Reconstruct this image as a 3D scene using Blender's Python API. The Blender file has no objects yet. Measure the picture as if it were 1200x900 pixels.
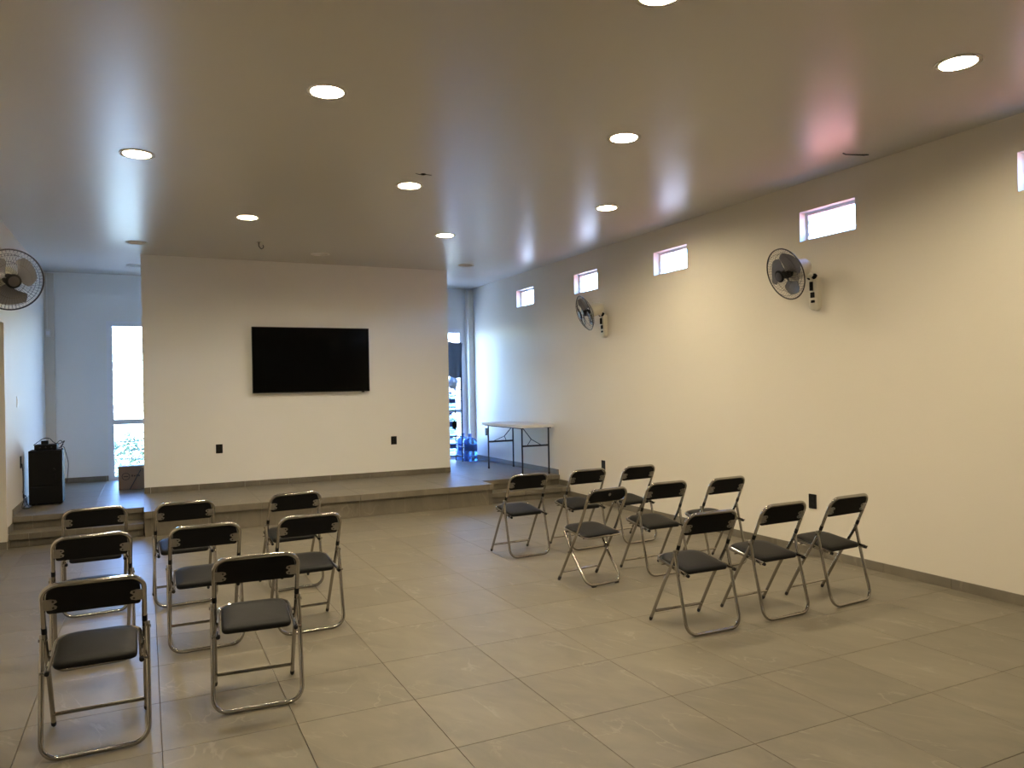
import bpy, bmesh, math, random
from mathutils import Vector, Matrix
PI = math.pi
R = math.radians
scene = bpy.context.scene
C = scene.collection
random.seed(7)

# ------------------------------------------------------------------ camera
cam_d = bpy.data.cameras.new('camera')
cam_d.sensor_width = 36.0
cam_d.sensor_fit = 'HORIZONTAL'
cam_d.lens = 888.32 / 1200 * 36
cam_d.clip_start = 0.05
cam_d.clip_end = 300
cam = bpy.data.objects.new('camera', cam_d)
C.objects.link(cam)
yaw, pit, rol, CAM_H = 0.4507, 0.0036, -0.0188, 1.6273
fw = Vector((math.sin(yaw) * math.cos(pit), math.cos(yaw) * math.cos(pit), math.sin(pit)))
rt = Vector((math.cos(yaw), -math.sin(yaw), 0))
up = rt.cross(fw)
rt, up = math.cos(rol) * rt + math.sin(rol) * up, -math.sin(rol) * rt + math.cos(rol) * up
cam.matrix_world = Matrix(((rt.x, up.x, -fw.x, 0), (rt.y, up.y, -fw.y, 0), (rt.z, up.z, -fw.z, CAM_H), (0, 0, 0, 1)))
scene.camera = cam

# ------------------------------------------------------------------ sky, sun, exposure
LAMP_STRENGTH = 395.0
SKY_STRENGTH = 4.3
SUN_STRENGTH = 62.0
world = bpy.data.worlds.new('sky')
scene.world = world
world.use_nodes = True
wn = world.node_tree.nodes
wl = world.node_tree.links
bg = wn['Background']
sky = wn.new('ShaderNodeTexSky')
sky.sky_type = 'NISHITA'
sky.sun_disc = False
sky.sun_elevation = R(58)
sky.sun_rotation = R(-110)
sky.air_density = 1.0
sky.dust_density = 0.2
sky.ozone_density = 3.0
wb = wn.new('ShaderNodeMix')          # daylight reads blue under the camera's indoor white balance
wb.data_type = 'RGBA'
wb.blend_type = 'MULTIPLY'
wb.inputs['Factor'].default_value = 1.0
wb.inputs['B'].default_value = (.78, .95, 1.30, 1)
wl.new(sky.outputs['Color'], wb.inputs['A'])
wl.new(wb.outputs['Result'], bg.inputs['Color'])
bg.inputs['Strength'].default_value = SKY_STRENGTH
sun_d = bpy.data.lights.new('sun', 'SUN')
sun_d.energy = SUN_STRENGTH
sun_d.angle = R(0.6)
sun_d.color = (.94, .96, 1.0)
sun = bpy.data.objects.new('sun', sun_d)
C.objects.link(sun)
sun.rotation_euler = Vector((.5, .12, -.86)).to_track_quat('-Z', 'Y').to_euler()
sun.location = (-10, -5, 20)
vs = scene.view_settings
vs.view_transform = 'Standard'
vs.look = 'None'
vs.exposure = 0.0
vs.gamma = 1.0
vs.use_curve_mapping = False

# ------------------------------------------------------------------ room measures (metres)
XL, XR = -1.347, 5.595          # side walls
ZC = 3.491                      # ceiling
ZS = 0.29                       # stage floor
YP, YW, YB, YF = 9.571, 11.281, 13.307, -3.6   # stage front, stage wall, back wall, wall behind camera
WX0, WX1 = -0.03, 4.345         # stage wall
PX0, PX1 = -0.031, 4.303        # platform
YS1, YS2 = 9.68, 9.985          # step fronts in the bays
TX, TY = 1.2449, 3.2126         # one tile corner
TH = 0.15                       # wall thickness


# ------------------------------------------------------------------ materials
MATS = {}


def mat(name, col, rough=.5, metal=0., spec=.5, bump=None, var=None, alpha=1., trans=0., coat=0., ior=1.5):
    """plain procedural material; bump=(scale,strength); var=(scale, amount) soft noise in value"""
    m = bpy.data.materials.new(name)
    m.use_nodes = True
    nt = m.node_tree
    b = nt.nodes['Principled BSDF']
    b.inputs['Base Color'].default_value = (*col, 1)
    b.inputs['Roughness'].default_value = rough
    b.inputs['Metallic'].default_value = metal
    b.inputs['Specular IOR Level'].default_value = spec
    b.inputs['Alpha'].default_value = alpha
    b.inputs['Transmission Weight'].default_value = trans
    b.inputs['Coat Weight'].default_value = coat
    b.inputs['IOR'].default_value = ior
    tc = nt.nodes.new('ShaderNodeTexCoord')
    if var:
        n = nt.nodes.new('ShaderNodeTexNoise')
        n.inputs['Scale'].default_value = var[0]
        n.inputs['Detail'].default_value = 5
        nt.links.new(tc.outputs['Object'], n.inputs['Vector'])
        mx = nt.nodes.new('ShaderNodeMix')
        mx.data_type = 'RGBA'
        mx.inputs['A'].default_value = (*[c * (1 - var[1]) for c in col], 1)
        mx.inputs['B'].default_value = (*[min(1, c * (1 + var[1])) for c in col], 1)
        nt.links.new(n.outputs['Fac'], mx.inputs['Factor'])
        nt.links.new(mx.outputs['Result'], b.inputs['Base Color'])
    if bump:
        n = nt.nodes.new('ShaderNodeTexNoise')
        n.inputs['Scale'].default_value = bump[0]
        n.inputs['Detail'].default_value = 4
        nt.links.new(tc.outputs['Object'], n.inputs['Vector'])
        bp = nt.nodes.new('ShaderNodeBump')
        bp.inputs['Strength'].default_value = bump[1]
        bp.inputs['Distance'].default_value = .01
        nt.links.new(n.outputs['Fac'], bp.inputs['Height'])
        nt.links.new(bp.outputs['Normal'], b.inputs['Normal'])
    MATS[name] = m
    return m


def tile_material(name, base, vein, rough):
    m = bpy.data.materials.new(name)
    m.use_nodes = True
    nt = m.node_tree
    N = nt.nodes.new
    lk = nt.links.new
    b = nt.nodes['Principled BSDF']
    tc = N('ShaderNodeTexCoord')
    oi = N('ShaderNodeObjectInfo')
    # every tile gets its own cut of the stone pattern
    mul = N('ShaderNodeVectorMath')
    mul.operation = 'SCALE'
    comb = N('ShaderNodeCombineXYZ')
    lk(oi.outputs['Random'], comb.inputs['X'])
    lk(oi.outputs['Random'], comb.inputs['Y'])
    lk(oi.outputs['Random'], comb.inputs['Z'])
    lk(comb.outputs[0], mul.inputs[0])
    mul.inputs['Scale'].default_value = 37.0
    add = N('ShaderNodeVectorMath')
    lk(tc.outputs['Object'], add.inputs[0])
    lk(mul.outputs[0], add.inputs[1])
    mr = N('ShaderNodeMapping')
    mr.inputs['Rotation'].default_value = (0, 0, R(-24))
    lk(add.outputs[0], mr.inputs['Vector'])
    mp = N('ShaderNodeMapping')
    mp.inputs['Scale'].default_value = (3.2, 1.3, 1)
    lk(mr.outputs[0], mp.inputs['Vector'])
    n1 = N('ShaderNodeTexNoise')
    n1.inputs['Scale'].default_value = 1.5
    n1.inputs['Detail'].default_value = 7
    n1.inputs['Roughness'].default_value = .62
    n1.inputs['Distortion'].default_value = .6
    lk(mp.outputs[0], n1.inputs['Vector'])
    cr = N('ShaderNodeValToRGB')
    cr.color_ramp.elements[0].position = .3
    cr.color_ramp.elements[0].color = (*[c * .78 for c in base], 1)
    cr.color_ramp.elements[1].position = .72
    cr.color_ramp.elements[1].color = (*[c * 1.18 for c in base], 1)
    lk(n1.outputs['Fac'], cr.inputs['Fac'])
    # thin pale veins
    n2 = N('ShaderNodeTexNoise')
    n2.inputs['Scale'].default_value = 1.1
    n2.inputs['Detail'].default_value = 5
    n2.inputs['Distortion'].default_value = .8
    lk(mp.outputs[0], n2.inputs['Vector'])
    vr = N('ShaderNodeValToRGB')
    e = vr.color_ramp.elements
    e[0].position = .488
    e[0].color = (0, 0, 0, 1)
    e[1].position = .5
    e[1].color = (.45, .45, .45, 1)
    x = e.new(.512)
    x.color = (0, 0, 0, 1)
    lk(n2.outputs['Fac'], vr.inputs['Fac'])
    n3 = N('ShaderNodeTexNoise')
    n3.inputs['Scale'].default_value = 3.0
    lk(add.outputs[0], n3.inputs['Vector'])
    gate = N('ShaderNodeMapRange')
    gate.inputs['From Min'].default_value = .48
    gate.inputs['From Max'].default_value = .62
    lk(n3.outputs['Fac'], gate.inputs['Value'])
    mm = N('ShaderNodeMath')
    mm.operation = 'MULTIPLY'
    lk(vr.outputs['Color'], mm.inputs[0])
    lk(gate.outputs[0], mm.inputs[1])
    mix = N('ShaderNodeMix')
    mix.data_type = 'RGBA'
    lk(mm.outputs[0], mix.inputs['Factor'])
    lk(cr.outputs['Color'], mix.inputs['A'])
    mix.inputs['B'].default_value = (*vein, 1)
    # slight tone shift from tile to tile
    tone = N('ShaderNodeMapRange')
    tone.inputs['To Min'].default_value = .94
    tone.inputs['To Max'].default_value = 1.05
    lk(oi.outputs['Random'], tone.inputs['Value'])
    hs = N('ShaderNodeHueSaturation')
    lk(mix.outputs['Result'], hs.inputs['Color'])
    lk(tone.outputs[0], hs.inputs['Value'])
    lk(hs.outputs['Color'], b.inputs['Base Color'])
    rr = N('ShaderNodeMapRange')
    rr.inputs['To Min'].default_value = rough - .06
    rr.inputs['To Max'].default_value = rough + .08
    lk(n1.outputs['Fac'], rr.inputs['Value'])
    lk(rr.outputs[0], b.inputs['Roughness'])
    bp = N('ShaderNodeBump')
    bp.inputs['Strength'].default_value = .06
    bp.inputs['Distance'].default_value = .004
    lk(n1.outputs['Fac'], bp.inputs['Height'])
    lk(bp.outputs[0], b.inputs['Normal'])
    MATS[name] = m


def emit_material(name, col, strength):
    m = bpy.data.materials.new(name)
    m.use_nodes = True
    b = m.node_tree.nodes['Principled BSDF']
    b.inputs['Base Color'].default_value = (.9, .9, .9, 1)
    b.inputs['Emission Color'].default_value = (*col, 1)
    b.inputs['Emission Strength'].default_value = strength
    MATS[name] = m


def glass_material(name, tint, gloss_rough=.02):
    m = bpy.data.materials.new(name)
    m.use_nodes = True
    nt = m.node_tree
    for n in list(nt.nodes):
        nt.nodes.remove(n)
    out = nt.nodes.new('ShaderNodeOutputMaterial')
    tr = nt.nodes.new('ShaderNodeBsdfTransparent')
    tr.inputs['Color'].default_value = (*tint, 1)
    gl = nt.nodes.new('ShaderNodeBsdfGlossy')
    gl.inputs['Roughness'].default_value = gloss_rough
    lw = nt.nodes.new('ShaderNodeLayerWeight')
    pw = nt.nodes.new('ShaderNodeMath')
    pw.operation = 'POWER'
    nt.links.new(lw.outputs['Facing'], pw.inputs[0])
    pw.inputs[1].default_value = 5.0
    fr = nt.nodes.new('ShaderNodeMapRange')
    fr.inputs['To Min'].default_value = .03
    fr.inputs['To Max'].default_value = .7
    nt.links.new(pw.outputs[0], fr.inputs['Value'])
    mx = nt.nodes.new('ShaderNodeMixShader')
    nt.links.new(fr.outputs[0], mx.inputs[0])
    nt.links.new(tr.outputs[0], mx.inputs[1])
    nt.links.new(gl.outputs[0], mx.inputs[2])
    nt.links.new(mx.outputs[0], out.inputs['Surface'])
    MATS[name] = m


mat('stage_wall_paint', (.90, .895, .86), .55, bump=(60, .08), var=(1.3, .025))
mat('wall_paint', (.755, .71, .62), .55, bump=(60, .08), var=(1.3, .025))
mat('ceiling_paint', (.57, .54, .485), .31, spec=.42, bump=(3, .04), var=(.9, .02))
tile_material('tile', (.178, .157, .118), (.31, .28, .22), .42)
tile_material('skirting_tile', (.175, .155, .118), (.28, .25, .20), .45)
mat('grout', (.07, .06, .045), .9)
mat('concrete', (.33, .29, .23), .9, bump=(30, .2))
mat('chrome', (.41, .39, .365), .14, metal=1.0)
mat('grey_steel', (.30, .29, .27), .38, metal=1.0)
mat('black_vinyl', (.008, .008, .008), .45, spec=.12, bump=(180, .12))
mat('black_board', (.006, .006, .007), .75, spec=.2)
mat('black_plastic', (.008, .008, .009), .55, spec=.12)
mat('rubber', (.02, .02, .02), .8)
mat('screen', (.002, .002, .002), .12, spec=.12)
mat('silver_plastic', (.45, .45, .46), .35, metal=.6)
mat('white_metal', (.90, .90, .92), .35)
mat('glass_edge', (.30, .38, .40), .4)
mat('white_plastic', (.82, .80, .74), .4)
mat('off_white_plastic', (.70, .66, .54), .38)
mat('grille_wire', (.05, .045, .045), .4, metal=.4)
mat('rim_plastic', (.03, .025, .022), .4)
mat('smoke_plastic', (.17, .17, .19), .25, alpha=.86)
mat('table_plastic', (.82, .82, .80), .45, bump=(120, .08))
mat('dark_steel', (.03, .03, .035), .4, metal=.5)
mat('cardboard', (.20, .13, .08), .85, bump=(40, .05), var=(6, .06))
mat('cardboard_print', (.055, .035, .025), .8)
mat('tape', (.32, .24, .15), .35)
mat('jug_plastic', (.28, .50, .86), .12, trans=.72, ior=1.25)
mat('jug_cap', (.08, .14, .42), .4)
mat('jug_label', (.03, .10, .42), .45)
mat('blue_cloth', (.12, .18, .28), .9, bump=(25, .3))
mat('blue_bag', (.16, .38, .80), .35, trans=.3)
mat('pale_bag', (.62, .70, .80), .4)
mat('socket_black', (.012, .011, .010), .6, spec=.15)
mat('cable', (.012, .012, .012), .5)
emit_material('lamp_glow', (1.0, .83, .56), LAMP_STRENGTH)
mat('lamp_off', (.85, .85, .83), .4)
glass_material('glass', (.95, .98, .98))
mat('aluminium', (.62, .63, .65), .3, metal=.8)
mat('lawn', (.34, .38, .30), .95, var=(2.5, .35), bump=(30, .4))
mat('leaf', (.035, .075, .04), .6, var=(7, .4))
mat('leaf_pale', (.07, .11, .065), .6, var=(7, .4))
mat('bark', (.16, .11, .07), .9)
mat('pink_render', (.58, .21, .165), .9, var=(2, .08))
mat('pale_render', (.42, .40, .39), .9, var=(2, .05))
mat('terracotta', (.38, .16, .115), .9, var=(3, .1))
mat('paving', (.74, .73, .72), .9, var=(3, .08))

# ------------------------------------------------------------------ mesh helpers


class MB:
    def __init__(s):
        s.v = []
        s.f = []

    def add(s, vs_, fs):
        o = len(s.v)
        s.v += [tuple(p) for p in vs_]
        s.f += [tuple(i + o for i in f) for f in fs]
        return s

    def box(s, x0, y0, z0, x1, y1, z1):
        return s.add([(x0, y0, z0), (x1, y0, z0), (x1, y1, z0), (x0, y1, z0), (x0, y0, z1), (x1, y0, z1), (x1, y1, z1), (x0, y1, z1)],
                     [(0, 3, 2, 1), (4, 5, 6, 7), (0, 1, 5, 4), (1, 2, 6, 5), (2, 3, 7, 6), (3, 0, 4, 7)])

    def rbox(s, x0, y0, z0, x1, y1, z1, b=.004, seg=2):
        bm = bmesh.new()
        bmesh.ops.create_cube(bm, size=1)
        for v in bm.verts:
            v.co = Vector((x0 + (v.co.x + .5) * (x1 - x0), y0 + (v.co.y + .5) * (y1 - y0), z0 + (v.co.z + .5) * (z1 - z0)))
        bmesh.ops.bevel(bm, geom=list(bm.edges), offset=b, segments=seg, profile=.5, affect='EDGES')
        return s.addbm(bm)

    def addbm(s, bm, M=None):
        bm.verts.index_update()
        s.add([(M @ v.co if M else v.co)[:] for v in bm.verts], [[v.index for v in f.verts] for f in bm.faces])
        bm.free()
        return s

    def tube(s, path, r, seg=8, closed=False, flat=1.0):
        P = [Vector(p) for p in path]
        n = len(P)
        T = []
        for i in range(n):
            a = P[(i - 1) % n] if (closed or i > 0) else P[i]
            b = P[(i + 1) % n] if (closed or i < n - 1) else P[i]
            T.append((b - a).normalized())
        ref = Vector((0, 0, 1)) if abs(T[0].z) < .9 else Vector((1, 0, 0))
        u = T[0].cross(ref).normalized()
        vs_, fs = [], []
        for i in range(n):
            if i:
                q = T[i - 1].rotation_difference(T[i])
                u = q @ u
            u = (u - T[i] * u.dot(T[i])).normalized()
            w = T[i].cross(u)
            rr = r[i] if isinstance(r, (list, tuple)) else r
            for k in range(seg):
                a = 2 * PI * k / seg
                vs_.append(P[i] + u * math.cos(a) * rr + w * math.sin(a) * rr * flat)
        m = n if closed else n - 1
        for i in range(m):
            for k in range(seg):
                a, b = i * seg + k, i * seg + (k + 1) % seg
                c, d = ((i + 1) % n) * seg + (k + 1) % seg, ((i + 1) % n) * seg + k
                fs.append((a, b, c, d))
        if not closed:
            fs.append(tuple(range(seg - 1, -1, -1)))
            fs.append(tuple(range((n - 1) * seg, n * seg)))
        return s.add(vs_, fs)

    def lathe(s, prof, seg=24, M=None, cap=True):
        """prof: list of (r,z) about z axis"""
        vs_, fs = [], []
        n = len(prof)
        for r, z in prof:
            for k in range(seg):
                a = 2 * PI * k / seg
                p = Vector((r * math.cos(a), r * math.sin(a), z))
                vs_.append(M @ p if M else p)
        for i in range(n - 1):
            for k in range(seg):
                fs.append((i * seg + k, i * seg + (k + 1) % seg, (i + 1) * seg + (k + 1) % seg, (i + 1) * seg + k))
        if cap:
            fs.append(tuple(range(seg - 1, -1, -1)))
            fs.append(tuple(range((n - 1) * seg, n * seg)))
        return s.add(vs_, fs)

    def prism(s, outline, d0, d1, M):
        """outline in local xy, extruded along local z from d0 to d1, placed by M"""
        n = len(outline)
        vs_ = [M @ Vector((x, y, d0)) for x, y in outline] + [M @ Vector((x, y, d1)) for x, y in outline]
        fs = [tuple(range(n - 1, -1, -1)), tuple(range(n, 2 * n))]
        fs += [(i, (i + 1) % n, n + (i + 1) % n, n + i) for i in range(n)]
        return s.add(vs_, fs)

    def build(s, name, m, parent=None, smooth=False, ang=40):
        me = bpy.data.meshes.new(name)
        me.from_pydata(s.v, [], s.f)
        bm = bmesh.new()
        bm.from_mesh(me)
        bmesh.ops.recalc_face_normals(bm, faces=bm.faces)
        bm.to_mesh(me)
        bm.free()
        me.materials.append(MATS[m])
        if smooth:
            me.polygons.foreach_set('use_smooth', [True] * len(me.polygons))
            me.set_sharp_from_angle(angle=R(ang))
        o = bpy.data.objects.new(name, me)
        C.objects.link(o)
        o.parent = parent
        return o


def fillet(path, rad, seg=6):
    """round the inner corners of a polyline; rad: number or list per corner"""
    P = [Vector(p) for p in path]
    out = [P[0]]
    for i in range(1, len(P) - 1):
        r = rad[i - 1] if isinstance(rad, (list, tuple)) else rad
        a, b, c = P[i - 1], P[i], P[i + 1]
        d1, d2 = (a - b).normalized(), (c - b).normalized()
        ang = d1.angle(d2)
        t = min(r / math.tan(ang / 2), (a - b).length * .49, (c - b).length * .49)
        if r <= 0 or t < 1e-5:
            out.append(b)
            continue
        rr = t * math.tan(ang / 2)
        cen = b + (d1 + d2).normalized() * (rr / math.sin(ang / 2))
        s0, s1 = b + d1 * t - cen, b + d2 * t - cen
        tot = s0.angle(s1)
        for k in range(seg + 1):
            f = k / seg
            out.append(cen + (s0 * math.sin((1 - f) * tot) + s1 * math.sin(f * tot)) / math.sin(tot))
    out.append(P[-1])
    return out


def rrect(x0, y0, x1, y1, r, seg=5):
    """rounded rectangle outline; r = radius or (bl, br, tr, tl)"""
    rs = r if isinstance(r, (tuple, list)) else (r, r, r, r)
    out = []
    for (cx, cy, rr, a0) in ((x0 + rs[0], y0 + rs[0], rs[0], 180), (x1 - rs[1], y0 + rs[1], rs[1], 270), (x1 - rs[2], y1 - rs[2], rs[2], 0), (x0 + rs[3], y1 - rs[3], rs[3], 90)):
        for k in range(seg + 1):
            a = R(a0 + 90 * k / seg)
            out.append((cx + rr * math.cos(a), cy + rr * math.sin(a)))
    return out


def tag(o, label, cat, group=None):
    o['label'] = label
    o['category'] = cat
    if group:
        o['group'] = group
    return o


def struct(o, label=None):
    o['kind'] = 'structure'
    if label:
        o['label'] = label
    return o


def empty(name, loc=(0, 0, 0), rz=0):
    o = bpy.data.objects.new(name, None)
    C.objects.link(o)
    o.location = loc
    o.rotation_euler = (0, 0, rz)
    o.empty_display_size = .1
    return o


def copy_tree(o, parent=None):
    c = o.copy()
    C.objects.link(c)
    c.parent = parent
    for ch in list(o.children):
        copy_tree(ch, c)
    return c


def wall_cells(mb, u0, u1, w0, w1, holes, put):
    """fill rectangle (u0..u1, w0..w1) minus holes with boxes"""
    us = sorted({u0, u1, *[h[0] for h in holes], *[h[1] for h in holes]})
    ws = sorted({w0, w1, *[h[2] for h in holes], *[h[3] for h in holes]})
    vmap, faces, solid = {}, [], {}

    def ok(i, j):
        if i < 0 or j < 0 or i >= len(us) - 1 or j >= len(ws) - 1:
            return False
        cu, cw = (us[i] + us[i + 1]) / 2, (ws[j] + ws[j + 1]) / 2
        return not any(h[0] < cu < h[1] and h[2] < cw < h[3] for h in holes)

    def vid(i, j, k):
        if (i, j, k) not in vmap:
            vmap[(i, j, k)] = len(vmap)
        return vmap[(i, j, k)]
    for i in range(len(us) - 1):
        for j in range(len(ws) - 1):
            if not ok(i, j):
                continue
            for k in (0, 1):
                faces.append((vid(i, j, k), vid(i + 1, j, k), vid(i + 1, j + 1, k), vid(i, j + 1, k)))
            for (di, dj, a, b) in ((-1, 0, (i, j), (i, j + 1)), (1, 0, (i + 1, j), (i + 1, j + 1)), (0, -1, (i, j), (i + 1, j)), (0, 1, (i, j + 1), (i + 1, j + 1))):
                if not ok(i + di, j + dj):
                    faces.append((vid(*a, 0), vid(*b, 0), vid(*b, 1), vid(*a, 1)))
    verts = [None] * len(vmap)
    for (i, j, k), n in vmap.items():
        verts[n] = put(us[i], ws[j], k)
    return mb.add(verts, faces)


ZT = ZC + .22
# ------------------------------------------------------------------ room shell
WIN = [(.53, 1.15), (2.64, 3.262), (4.63, 5.252), (6.912, 7.54), (8.818, 9.442), (10.71, 11.328)]  # first one is out of view behind the camera, added to let in light
WZ0, WZ1 = 2.945, 3.222
mb = MB()
wall_cells(mb, YF - TH, YB + TH, -.2, ZT, [(a, b, WZ0, WZ1) for a, b in WIN], lambda u, w, k: (XR + k * TH, u, w))
struct(mb.build('wall_right', 'wall_paint'), 'long cream wall with a row of small high windows')
LDOOR = (-.53, .12, ZS, 2.765)
RDOOR = (4.46, 5.43, ZS, 2.74)
mb = MB()
wall_cells(mb, XL - TH, XR + TH * .99, -.2, ZT, [LDOOR, RDOOR], lambda u, w, k: (u, YB + k * TH, w))
struct(mb.build('wall_back', 'stage_wall_paint'), 'pale back wall with two tall louvred windows')
OPEN = (6.3, 9.62, -.03, 2.41)
mb = MB()
wall_cells(mb, YF - TH, YB + TH, -.2, ZT, [OPEN], lambda u, w, k: (XL - k * .2, u, w))
struct(mb.build('wall_left', 'wall_paint'), 'pale left wall with a wide doorway opening')
struct(MB().box(XL - .2, YF - TH, -.2, XR + TH, YF, ZT).build('wall_front', 'wall_paint'), 'plain cream wall at the rear of the hall')
struct(MB().box(WX0, YW, ZS - .05, WX1, YW + TH, ZC + .02).build('wall_stage', 'stage_wall_paint'), 'cream free-standing stage wall carrying the television')
# small room beyond the doorway
sd = MB()
sd.box(XL - 3.0, OPEN[0] - 1.2, -.2, XL - .2, OPEN[0] - 1.1, 2.75)
sd.box(XL - 3.0, OPEN[1] + .5, -.2, XL - .2, OPEN[1] + .6, 2.75)
sd.box(XL - 3.1, OPEN[0] - 1.2, -.2, XL - 3.0, OPEN[1] + .6, 2.75)
sd.box(XL - 3.1, OPEN[0] - 1.2, 2.75, XL - .2, OPEN[1] + .6, 2.85)
struct(sd.build('wall_side_room', 'wall_paint'), 'walls of the dim room beyond the doorway')
struct(MB().box(XL - 3.1, OPEN[0] - 1.2, -.2, XL - .2, OPEN[1] + .6, -.01).build('floor_side_room', 'concrete'), 'floor of the dim room beyond the doorway')
# roof slab above the ceiling
struct(MB().box(XL - .35, YF - .3, ZC + .12, XR + .3, YB + .3, ZT + .1).build('roof', 'concrete'), 'flat concrete roof slab')

# corner chases on the back wall, ending just short of the ceiling
struct(MB().box(XL, YB - .05, ZS, XL + .13, YB, ZC - .025).build('trim_1', 'wall_paint'), 'boxed corner chase at the left end of the back wall')
struct(MB().box(XR - .11, YB - .14, ZS, XR, YB, ZC - .025).build('trim_2', 'wall_paint'), 'boxed corner chase at the right end of the back wall')

# ------------------------------------------------------------------ ceiling with round cut-outs
LX, LY, LDX, LDY = -.0497, 2.8833, 1.1135, 1.9079


def lp(i, j):
    return (LX + LDX * i, LY + LDY * j)


LIT = [  # (position, label)
    (lp(0, 0), None), (lp(2, 0), None), (lp(4, 0), None), (lp(1, 1), None), (lp(3, 1), None), (lp(0, 2), None), (lp(2, 2), None), (lp(4, 2), None), (lp(1, 3), None), (lp(3, 3), None)
    ]
pos = {  # positions read off the ceiling
    0: None, 1: (2.24, 2.93), 2: (4.35, 2.86), 3: (1.05, 4.74), 4: (3.28, 4.76), 5: (-.03, 6.55), 6: (2.21, 6.65), 7: (4.40, 6.72), 8: (1.01, 8.50), 9: (3.32, 8.66)}
LLAB = {
    0: 'lit round ceiling downlight, out to the left of the nearest chairs',
    1: 'lit round ceiling downlight cut by the top edge of the photo',
    2: 'lit round ceiling downlight nearest the right wall, close to the camera',
    3: 'largest lit round ceiling downlight on the left half of the ceiling',
    4: 'lit round ceiling downlight right of centre, above the nearer right-hand chairs',
    5: 'leftmost lit round ceiling downlight',
    6: 'lit round ceiling downlight at the middle of the ceiling, beside a small ceiling hook',
    7: 'lit round ceiling downlight near the right wall, before the far wall fan',
    8: 'lit round ceiling downlight before the left half of the stage wall',
    9: 'lit round ceiling downlight before the right half of the stage wall, smallest of those lit'}
OFF = [((-.068, 10.39), 'unlit white ceiling downlight at the upper left corner of the stage wall'),
       ((2.184, 10.46), 'unlit ceiling downlight close above the middle of the stage wall'),
       ((4.42, 10.66), 'unlit ceiling downlight at the upper right corner of the stage wall'),
       ((-.108, 12.27), 'unlit ceiling downlight in the left bay near the back wall')]
lamps = []
for i, (p, _) in enumerate(LIT):
    lamps.append((pos.get(i) or p, True, LLAB[i]))
for p, l in OFF:
    lamps.append((p, False, l))
LR = .108
cu = bpy.data.curves.new('ceiling', 'CURVE')
cu.dimensions = '2D'
cu.fill_mode = 'BOTH'


def ring_spline(pts):
    s = cu.splines.new('POLY')
    s.points.add(len(pts) - 1)
    for q, (x, y) in zip(s.points, pts):
        q.co = (x, y, 0, 1)
    s.use_cyclic_u = True


ring_spline([(XL - .1, YF - .05), (XR + .1, YF - .05), (XR + .1, YB + .1), (XL - .1, YB + .1)])
for (p, lit, l) in lamps:
    ring_spline([(p[0] + LR * math.cos(2 * PI * k / 32), p[1] + LR * math.sin(2 * PI * k / 32)) for k in range(32)])
tmp = bpy.data.objects.new('tmp_ceiling', cu)
C.objects.link(tmp)
dg = bpy.context.evaluated_depsgraph_get()
cm = bpy.data.meshes.new_from_object(tmp.evaluated_get(dg))
cm.name = 'ceiling'
bpy.data.objects.remove(tmp)
cm.materials.clear()
cm.materials.append(MATS['ceiling_paint'])
ceil = bpy.data.objects.new('ceiling', cm)
C.objects.link(ceil)
ceil.location = (0, 0, ZC)
struct(ceil, 'flat ceiling in slightly glossy paint with round downlights')


def make_lamp(lit):
    t = empty('ceiling_downlight')
    MB().lathe([(LR + .018, -.006), (LR + .020, -.001), (LR - .001, -.001), (LR - .001, .001), (LR - .006, .001), (LR - .006, -.006)], 32, cap=False).build('trim_ring', 'white_plastic', t, True)
    MB().lathe([(LR - .002, -.004), (LR - .002, .035), (LR - .008, .035), (LR - .008, -.004)], 32, cap=False).build('reflector', 'white_plastic', t, True)
    MB().lathe([(LR - .004, .022), (LR - .004, .030)], 32).build('diffuser', 'lamp_glow' if lit else 'lamp_off', t)
    return t


l_on, l_off = make_lamp(True), make_lamp(False)
used = {True: False, False: False}
for (p, lit, lab) in lamps:
    src = l_on if lit else l_off
    o = copy_tree(src) if used[lit] else src
    used[lit] = True
    o.location = (p[0], p[1], ZC)
    tag(o, lab, 'ceiling light', 'lit ceiling downlights' if lit else 'unlit ceiling downlights')

# ------------------------------------------------------------------ floor, stage, steps, tiles
GAP = .0025
TT = .010
floor = struct(MB().box(XL - .2, YF, -.2, XR, YP + .35, -TT).build('floor', 'grout'), 'beige stone-look tiled floor')


def tile_mesh(name, w, d, t, m, bev=.0012):
    me = MB().rbox(0, 0, -t, w, d, 0, bev, 1).build(name, m)
    data = me.data
    bpy.data.objects.remove(me)
    return data


TCACHE = {}


def put_tile(name, x0, y0, x1, y1, z, parent, m='tile', t=TT):
    x0, y0, x1, y1 = x0 + GAP / 2, y0 + GAP / 2, x1 - GAP / 2, y1 - GAP / 2
    if x1 - x0 < .02 or y1 - y0 < .02:
        return
    k = (name, round(x1 - x0, 3), round(y1 - y0, 3), m, t)
    if k not in TCACHE:
        TCACHE[k] = tile_mesh(name, x1 - x0, y1 - y0, t, m)
    o = bpy.data.objects.new(name, TCACHE[k])
    C.objects.link(o)
    o.location = (x0, y0, z)
    o.parent = parent
    return o


def grid(a, b, o, s=.6):
    """cut positions of a grid through o with step s between a and b"""
    k = math.ceil((a - o) / s - 1e-6)
    cuts = [a]
    while o + k * s < b - .02:
        if o + k * s > a + .02:
            cuts.append(o + k * s)
        k += 1
    cuts.append(b)
    return list(zip(cuts[:-1], cuts[1:]))


for (xa, xb) in grid(XL, XR, TX):
    for (ya, yb) in grid(YF, YP + .1, TY):
        top = yb
        if yb > YP - .001:
            top = YP + .09 if (xb < PX0 + .3 or xa > PX1 - .3) else YP
        put_tile('tile', xa, ya, xb, top, 0, floor)
# doorway threshold strip
for (ya, yb) in grid(OPEN[0], OPEN[1], TY):
    put_tile('tile', XL - .2, ya, XL, yb, 0, floor)

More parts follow.
